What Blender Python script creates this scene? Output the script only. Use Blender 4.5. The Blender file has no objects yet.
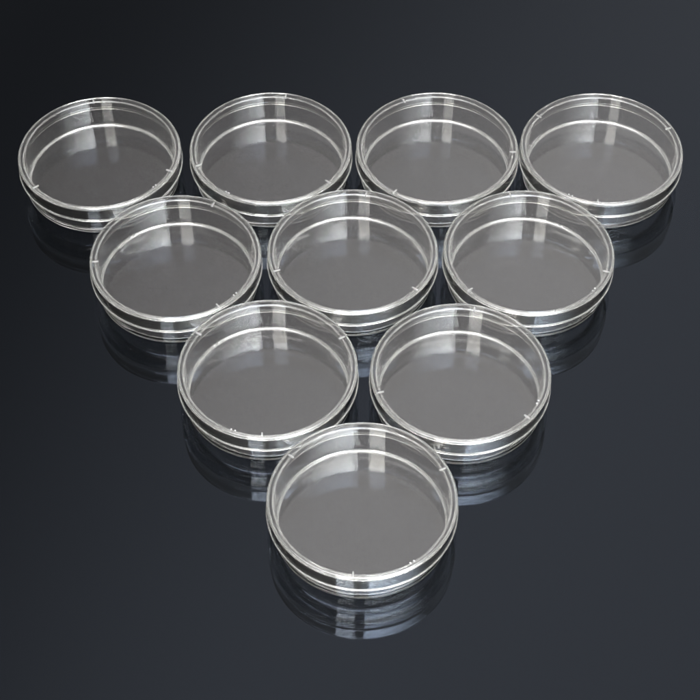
# Ten clear lidded petri dishes in a triangle on a thick glossy dark glass table top.
import bpy, bmesh, math

MM = 0.001
S = bpy.context.scene
COL = S.collection

# ------------------------------------------------------------------ render set-up
S.render.engine = 'CYCLES'
cy = S.cycles
cy.max_bounces = 40
cy.glossy_bounces = 40
cy.transmission_bounces = 40
cy.diffuse_bounces = 4
cy.transparent_max_bounces = 16
cy.caustics_reflective = True
cy.caustics_refractive = True
cy.blur_glossy = 0.0
cy.sample_clamp_indirect = 0.0
cy.use_adaptive_sampling = False
cy.use_denoising = True
S.render.filter_size = 1.9
S.view_settings.view_transform = 'Standard'
S.view_settings.look = 'None'
S.view_settings.exposure = 0.0
S.view_settings.gamma = 1.0

# ------------------------------------------------------------------ materials
def new_mat(name):
    m = bpy.data.materials.new(name)
    m.use_nodes = True
    nt = m.node_tree
    nt.nodes.clear()
    out = nt.nodes.new('ShaderNodeOutputMaterial')
    return m, nt, out

def plastic_mat(name, tint, grey_lift=0.0):
    # crystal polystyrene: clear dielectric; tint scales what passes through
    m, nt, out = new_mat(name)
    p = nt.nodes.new('ShaderNodeBsdfPrincipled')
    p.inputs['Base Color'].default_value = (*tint, 1)
    p.inputs['Roughness'].default_value = 0.0
    p.inputs['IOR'].default_value = 1.59
    p.inputs['Transmission Weight'].default_value = 1.0
    if grey_lift:                                     # pale diffuse mixed into the lid's plate in place of reflected grey light
        d = nt.nodes.new('ShaderNodeBsdfDiffuse'); d.inputs['Color'].default_value = (0.9, 0.87, 0.86, 1)
        b = nt.nodes.new('ShaderNodeMixShader'); b.inputs[0].default_value = grey_lift
        nt.links.new(p.outputs[0], b.inputs[1]); nt.links.new(d.outputs[0], b.inputs[2])
        p = b
    nt.links.new(p.outputs[0], out.inputs['Surface'])
    return m

def edge_mat():
    # moulded edges (rim, skirt lip, floor corner): whitish diffuse mixed in as painted glints
    m, nt, out = new_mat('painted_glint_edge')
    g = nt.nodes.new('ShaderNodeBsdfGlass')
    g.inputs['IOR'].default_value = 1.59
    g.inputs['Roughness'].default_value = 0.0
    g.inputs['Color'].default_value = (0.98, 0.98, 0.975, 1)
    d = nt.nodes.new('ShaderNodeBsdfDiffuse'); d.inputs['Color'].default_value = (0.87, 0.87, 0.83, 1)
    t = nt.nodes.new('ShaderNodeBsdfTranslucent'); t.inputs['Color'].default_value = (0.87, 0.87, 0.83, 1)
    a = nt.nodes.new('ShaderNodeMixShader'); a.inputs[0].default_value = 0.4
    nt.links.new(d.outputs[0], a.inputs[1]); nt.links.new(t.outputs[0], a.inputs[2])
    b = nt.nodes.new('ShaderNodeMixShader'); b.inputs[0].default_value = 0.13
    nt.links.new(g.outputs[0], b.inputs[1]); nt.links.new(a.outputs[0], b.inputs[2])
    nt.links.new(b.outputs[0], out.inputs['Surface'])
    return m

def rib_mat():
    # the moulded ribs are frosted
    m, nt, out = new_mat('frosted_polystyrene')
    p = nt.nodes.new('ShaderNodeBsdfPrincipled')
    p.inputs['Base Color'].default_value = (0.5, 0.5, 0.5, 1)
    p.inputs['Roughness'].default_value = 0.35
    p.inputs['IOR'].default_value = 1.59
    p.inputs['Transmission Weight'].default_value = 0.25
    nt.links.new(p.outputs[0], out.inputs['Surface'])
    return m

def slab_mat():
    m, nt, out = new_mat('table_glass')
    g = nt.nodes.new('ShaderNodeBsdfGlass')
    g.inputs['IOR'].default_value = 1.25
    g.inputs['Roughness'].default_value = 0.0
    g.inputs['Color'].default_value = (0.86, 0.93, 0.98, 1)
    nt.links.new(g.outputs[0], out.inputs['Surface'])
    return m

def back_mat():
    # dark lacquered back face of the glass: weak, slightly bluish mirror
    m, nt, out = new_mat('black_lacquer')
    g = nt.nodes.new('ShaderNodeBsdfGlossy')
    g.inputs['Roughness'].default_value = 0.0
    g.inputs['Color'].default_value = (0.0350, 0.0362, 0.0430, 1)
    nt.links.new(g.outputs[0], out.inputs['Surface'])
    return m

PLASTIC = plastic_mat('clear_polystyrene', (0.95, 0.948, 0.945))
LIDPLATE = plastic_mat('clear_polystyrene_lid', (0.95, 0.948, 0.945), 0.0065)
WALL = plastic_mat('darkened_polystyrene_wall', (0.77, 0.77, 0.755))  # same clear plastic, tint darkened to paint in the dark mirrored sides
EDGE, RIB, SLAB, BACK = edge_mat(), rib_mat(), slab_mat(), back_mat()

# ------------------------------------------------------------------ mesh helpers
def rounded(corners, seg=7):
    """corners: (r, z, fillet) -> list of (r, z), fillets replaced by arcs with support points."""
    n = len(corners)
    out = []
    for i, (r, z, f) in enumerate(corners):
        if f <= 0:
            out.append((r, z)); continue
        pr, pz, _ = corners[i - 1]
        nr, nz, _ = corners[(i + 1) % n]
        a = (pr - r, pz - z); b = (nr - r, nz - z)
        la, lb = math.hypot(*a), math.hypot(*b)
        a = (a[0] / la, a[1] / la); b = (b[0] / lb, b[1] / lb)
        ang = math.acos(max(-1, min(1, a[0] * b[0] + a[1] * b[1])))
        d = f / math.tan(ang / 2)
        cdir = (a[0] + b[0], a[1] + b[1]); cl = math.hypot(*cdir)
        h = f / math.sin(ang / 2)
        c = (r + cdir[0] / cl * h, z + cdir[1] / cl * h)
        p0 = (r + a[0] * d, z + a[1] * d); p1 = (r + b[0] * d, z + b[1] * d)
        t0 = math.atan2(p0[1] - c[1], p0[0] - c[0]); t1 = math.atan2(p1[1] - c[1], p1[0] - c[0])
        dt = (t1 - t0 + math.pi) % (2 * math.pi) - math.pi
        e = 0.03
        out.append((p0[0] + a[0] * e, p0[1] + a[1] * e))
        for k in range(seg + 1):
            t = t0 + dt * k / seg
            out.append((c[0] + f * math.cos(t), c[1] + f * math.sin(t)))
        out.append((p1[0] + b[0] * e, p1[1] + b[1] * e))
    return out

def lathe(name, prof, mat, glint_zones=(), n=224):
    """prof: open polyline from axis to axis (mm); first and last point have r = 0."""
    bm = bmesh.new()
    rings = []
    for r, z in prof:
        if r < 1e-6:
            rings.append([bm.verts.new((0, 0, z * MM))])
        else:
            rings.append([bm.verts.new((r * MM * math.cos(2 * math.pi * k / n),
                                        r * MM * math.sin(2 * math.pi * k / n), z * MM)) for k in range(n)])
    for j, (A, B) in enumerate(zip(rings, rings[1:])):
        r, z = (prof[j][0] + prof[j + 1][0]) / 2, (prof[j][1] + prof[j + 1][1]) / 2
        idx = 1 if any(r0 <= r <= r1 and z0 <= z <= z1 for r0, r1, z0, z1 in glint_zones) else (2 if abs(prof[j][1] - prof[j + 1][1]) > 0.3 else 0)
        for k in range(n):
            k2 = (k + 1) % n
            if len(A) == 1:
                f = [A[0], B[k], B[k2]]
            elif len(B) == 1:
                f = [A[k2], A[k], B[0]]
            else:
                f = [A[k], B[k], B[k2], A[k2]]
            fc = bm.faces.new(f)
            fc.material_index = idx
    bmesh.ops.recalc_face_normals(bm, faces=bm.faces)
    for f in bm.faces:
        f.smooth = True
    me = bpy.data.meshes.new(name)
    bm.to_mesh(me); bm.free()
    me.materials.append(mat)
    if glint_zones:
        me.materials.append(EDGE); me.materials.append(WALL)
    return me

def box_mesh(name, x0, x1, y0, y1, z0, z1, mat, bev=0.0):
    bm = bmesh.new()
    bmesh.ops.create_cube(bm, size=1)
    for v in bm.verts:
        v.co = ((x0 if v.co.x < 0 else x1) * MM, (y0 if v.co.y < 0 else y1) * MM, (z0 if v.co.z < 0 else z1) * MM)
    if bev:
        bmesh.ops.bevel(bm, geom=list(bm.edges), offset=bev * MM, segments=3, affect='EDGES', profile=0.5)
    me = bpy.data.meshes.new(name)
    bm.to_mesh(me); bm.free()
    me.materials.append(mat)
    return me

def link(name, me, parent=None):
    o = bpy.data.objects.new(name, me)
    COL.objects.link(o)
    if parent:
        o.parent = parent
    return o

# ------------------------------------------------------------------ the table top (setting)
def table():
    bm = bmesh.new()
    bmesh.ops.create_cube(bm, size=1)
    for v in bm.verts:
        v.co.x *= 2.4; v.co.y = v.co.y * 2.2 + 0.25
        v.co.z = 0.0 if v.co.z > 0 else -8.6 * MM
    bm.normal_update()
    for f in bm.faces:
        f.material_index = 1 if f.normal.z < -0.5 else 0
    me = bpy.data.meshes.new('table_top')
    bm.to_mesh(me); bm.free()
    me.materials.append(SLAB); me.materials.append(BACK)
    o = link('table_top', me)
    o['kind'] = 'structure'
    o['label'] = 'thick glossy dark glass table top mirroring the dishes'
    o['category'] = 'table top'
    return o
table()

# ------------------------------------------------------------------ petri dish meshes
lid_prof = [(0, 20.55), (20, 20.55)] + rounded([
    (0, 20.55, 0), (45.05, 20.55, 1.45), (45.15, 12.7, 0.15), (45.5, 12.35, 0.3), (45.5, 11.1, 0.45), (43.85, 11.1, 0.45),
    (43.75, 19.4, 0.45), (0, 19.4, 0)])[1:-1] + [(20, 19.4), (0, 19.4)]
LID = lathe('lid', lid_prof, LIDPLATE, [(43.6, 46, 19.05, 20.7), (43, 46, 10, 12.75)])

base_prof = [(0, 0.45), (20, 0.45)] + rounded([
    (0, 0.45, 0), (39.9, 0.45, 0.2), (40.3, 0.02, 0.15), (42.55, 0.02, 0.35), (42.5, 1.45, 0), (42.55, 18.75, 0.35), (41.35, 18.75, 0.35),
    (41.05, 1.5, 1.3), (0, 1.5, 0)])[1:-1] + [(20, 1.5), (0, 1.5)]
BASE = lathe('base', base_prof, PLASTIC, [(39.75, 41.3, 1.4, 2.75), (41, 43, 18.35, 19.5), (41.2, 43, 0, 0.6)])

# vent rib under the lid's rim; lies along +x
RIBM = box_mesh('vent_rib', 40.3, 43.6, -0.38, 0.38, 18.82, 19.45, RIB, 0.12)
# small moulding stub on the floor's rim; lies along +x
MARK = box_mesh('moulding_mark', 40.2, 41.1, -0.5, 0.5, 1.45, 2.1, RIB, 0.2)

RIMMARK = box_mesh('rim_mark', 41.1, 42.0, -0.35, 0.35, 18.6, 19.15, RIB, 0.15)

# x, y (mm), lid rotation, angles of the moulding marks on the base, label
DISHES = [
    (-138.9, 126.0, 100, (125,), (321,), 'clear lidded petri dish at the left end of the back row of four'),
    (-44.1, 129.9, 80, (), (237,), 'clear lidded petri dish second from the left in the back row of four'),
    (48.5, 129.9, 115, (), (), 'clear lidded petri dish third from the left in the back row of four'),
    (139.8, 129.2, 22, (), (241,), 'clear lidded petri dish at the right end of the back row of four'),
    (-91.8, 47.5, 65, (130,), (321,), 'clear lidded petri dish at the left end of the row of three'),
    (1.4, 51.9, 80, (), (), 'clear lidded petri dish in the middle of the row of three, centre of the triangle'),
    (94.3, 51.2, 100, (60,), (320,), 'clear lidded petri dish at the right end of the row of three'),
    (-41.1, -27.8, 28, (133,), (248,), 'clear lidded petri dish on the left of the pair behind the frontmost dish'),
    (55.0, -30.3, 78, (), (333,), 'clear lidded petri dish on the right of the pair behind the frontmost dish'),
    (5.7, -106.8, 24, (), (303,), 'clear lidded petri dish standing alone at the front tip of the triangle'),
]
GROUP = 'clear petri dishes set out in a triangle'

def build_dish(i, x, y, rot, marks, rim_marks, label):
    root = bpy.data.objects.new('petri_dish', None)
    COL.objects.link(root)
    root.empty_display_size = 0.02
    root.location = (x * MM, y * MM, 0)
    root['label'] = label
    root['category'] = 'petri dish'
    root['group'] = GROUP
    b = link('base', BASE, root)
    for a in marks:
        for da in (-2.2, 2.2):
            m = link('moulding_mark', MARK, b)
            m.rotation_euler.z = math.radians(a + da)
    for a in rim_marks:
        for da in (-1.3, 1.5):
            m = link('rim_mark', RIMMARK, b)
            m.rotation_euler.z = math.radians(a + da)
    l = link('lid', LID, root)
    for k in range(3):
        m = link('vent_rib', RIBM, l)
        m.rotation_euler.z = math.radians(rot + 120 * k)
    return root
for i, d in enumerate(DISHES):
    build_dish(i, *d)

# ------------------------------------------------------------------ studio light
def softbox(name, az, el, dist, w, h, L, col, soft=None):
    """a rectangular softbox behind the camera; az in degrees from -y towards +x."""
    ld = bpy.data.lights.new(name, 'AREA')
    ld.shape = 'RECTANGLE'; ld.size = w; ld.size_y = h
    ld.energy = L * math.pi * w * h
    ld.color = col
    if soft:                                     # the diffuser is brightest at one side of the cloth and falls off along it
        ld.use_nodes = True
        nt = ld.node_tree
        em = [n for n in nt.nodes if n.type == 'EMISSION'][0]
        tc = nt.nodes.new('ShaderNodeTexCoord')
        sp = nt.nodes.new('ShaderNodeSeparateXYZ')
        nt.links.new(tc.outputs['UV'], sp.inputs[0])
        val = None
        for axis, a, b, c, d in soft:
            mr = nt.nodes.new('ShaderNodeMapRange'); mr.interpolation_type = 'SMOOTHSTEP'
            nt.links.new(sp.outputs[axis], mr.inputs['Value'])
            for k, v in zip(('From Min', 'From Max', 'To Min', 'To Max'), (a, b, c, d)):
                mr.inputs[k].default_value = v
            if val is None:
                val = mr.outputs['Result']
            else:
                mu = nt.nodes.new('ShaderNodeMath'); mu.operation = 'MULTIPLY'
                nt.links.new(val, mu.inputs[0]); nt.links.new(mr.outputs['Result'], mu.inputs[1])
                val = mu.outputs[0]
        nt.links.new(val, em.inputs['Strength'])
    o = bpy.data.objects.new(name, ld)
    COL.objects.link(o)
    a, e = math.radians(az), math.radians(el)
    d = (math.sin(a) * math.cos(e), -math.cos(a) * math.cos(e), math.sin(e))
    o.location = [c * dist for c in d]
    from mathutils import Vector
    o.rotation_euler = Vector(d).to_track_quat('Z', 'Y').to_euler()
    return o
softbox('softbox', -18, 49, 1.7, 0.36, 1.45, 26.0, (1.0, 0.97, 0.91),
        [('X', 0.0, 0.06, 0.5, 1.0), ('X', 0.85, 1.0, 1.0, 0.5), ('Y', 0.3, 0.65, 0.3, 1.0)])
softbox('softbox', 45, 49, 1.7, 1.37, 1.45, 34.0, (0.96, 0.99, 1.0),
        [('X', 0.0, 1.0, 1.0, 0.0), ('Y', 0.3, 0.65, 0.3, 1.0)])

softbox('overhead_softbox', 0, 88, 1.5, 1.15, 0.8, 9.0, (1.0, 0.99, 1.0))

# the dim studio round the table: brighter overhead and to the right
w = bpy.data.worlds.new('World'); S.world = w
w.use_nodes = True
nt = w.node_tree; nt.nodes.clear()
out = nt.nodes.new('ShaderNodeOutputWorld')
bg = nt.nodes.new('ShaderNodeBackground')
tc = nt.nodes.new('ShaderNodeTexCoord')
def dot(vec):
    n = nt.nodes.new('ShaderNodeVectorMath'); n.operation = 'DOT_PRODUCT'
    nt.links.new(tc.outputs['Generated'], n.inputs[0]); n.inputs[1].default_value = vec
    return n.outputs['Value']
def mrange(sock, a, b, c, d):
    n = nt.nodes.new('ShaderNodeMapRange'); n.interpolation_type = 'SMOOTHSTEP'
    nt.links.new(sock, n.inputs['Value'])
    for k, v in zip(('From Min', 'From Max', 'To Min', 'To Max'), (a, b, c, d)):
        n.inputs[k].default_value = v
    return n.outputs['Result']
def mul(a, b):
    n = nt.nodes.new('ShaderNodeMath'); n.operation = 'MULTIPLY'
    nt.links.new(a, n.inputs[0]); nt.links.new(b, n.inputs[1]); return n.outputs[0]
far = mrange(dot((2.22, 0, 2.29)), 1.03, 2.03, 0.195, 0.85)       # the wash, brighter overhead and to the right
front = mrange(dot((0, 1, 0)), -0.25, 0.3, 0.4, 1.0)           # the room behind the camera is dimmer
low = mrange(dot((0, 0, 1)), 0.0, 0.6, 0.12, 1.0)
absx = nt.nodes.new('ShaderNodeMath'); absx.operation = 'ABSOLUTE'
nt.links.new(dot((1, 0, 0)), absx.inputs[0])
side = mrange(absx.outputs[0], 0.3, 0.65, 1.0, 0.2)            # the sides fall into the dark
st = mul(mul(mul(far, front), low), side)
nt.links.new(st, bg.inputs['Strength'])
bg.inputs['Color'].default_value = (1.0, 0.97, 0.965, 1)
nt.links.new(bg.outputs[0], out.inputs['Surface'])

# ------------------------------------------------------------------ camera
cd = bpy.data.cameras.new('camera')
cam = bpy.data.objects.new('camera', cd)
COL.objects.link(cam)
D, EL = 0.89953, math.radians(50.4586)
cam.location = (0, -D * math.cos(EL), D * math.sin(EL))
cam.rotation_euler = (math.pi / 2 - EL, 0, 0)
cd.sensor_width = 36
cd.lens = 1738.86 / 700 * 36
cd.clip_start = 0.02
cd.clip_end = 100
S.camera = cam
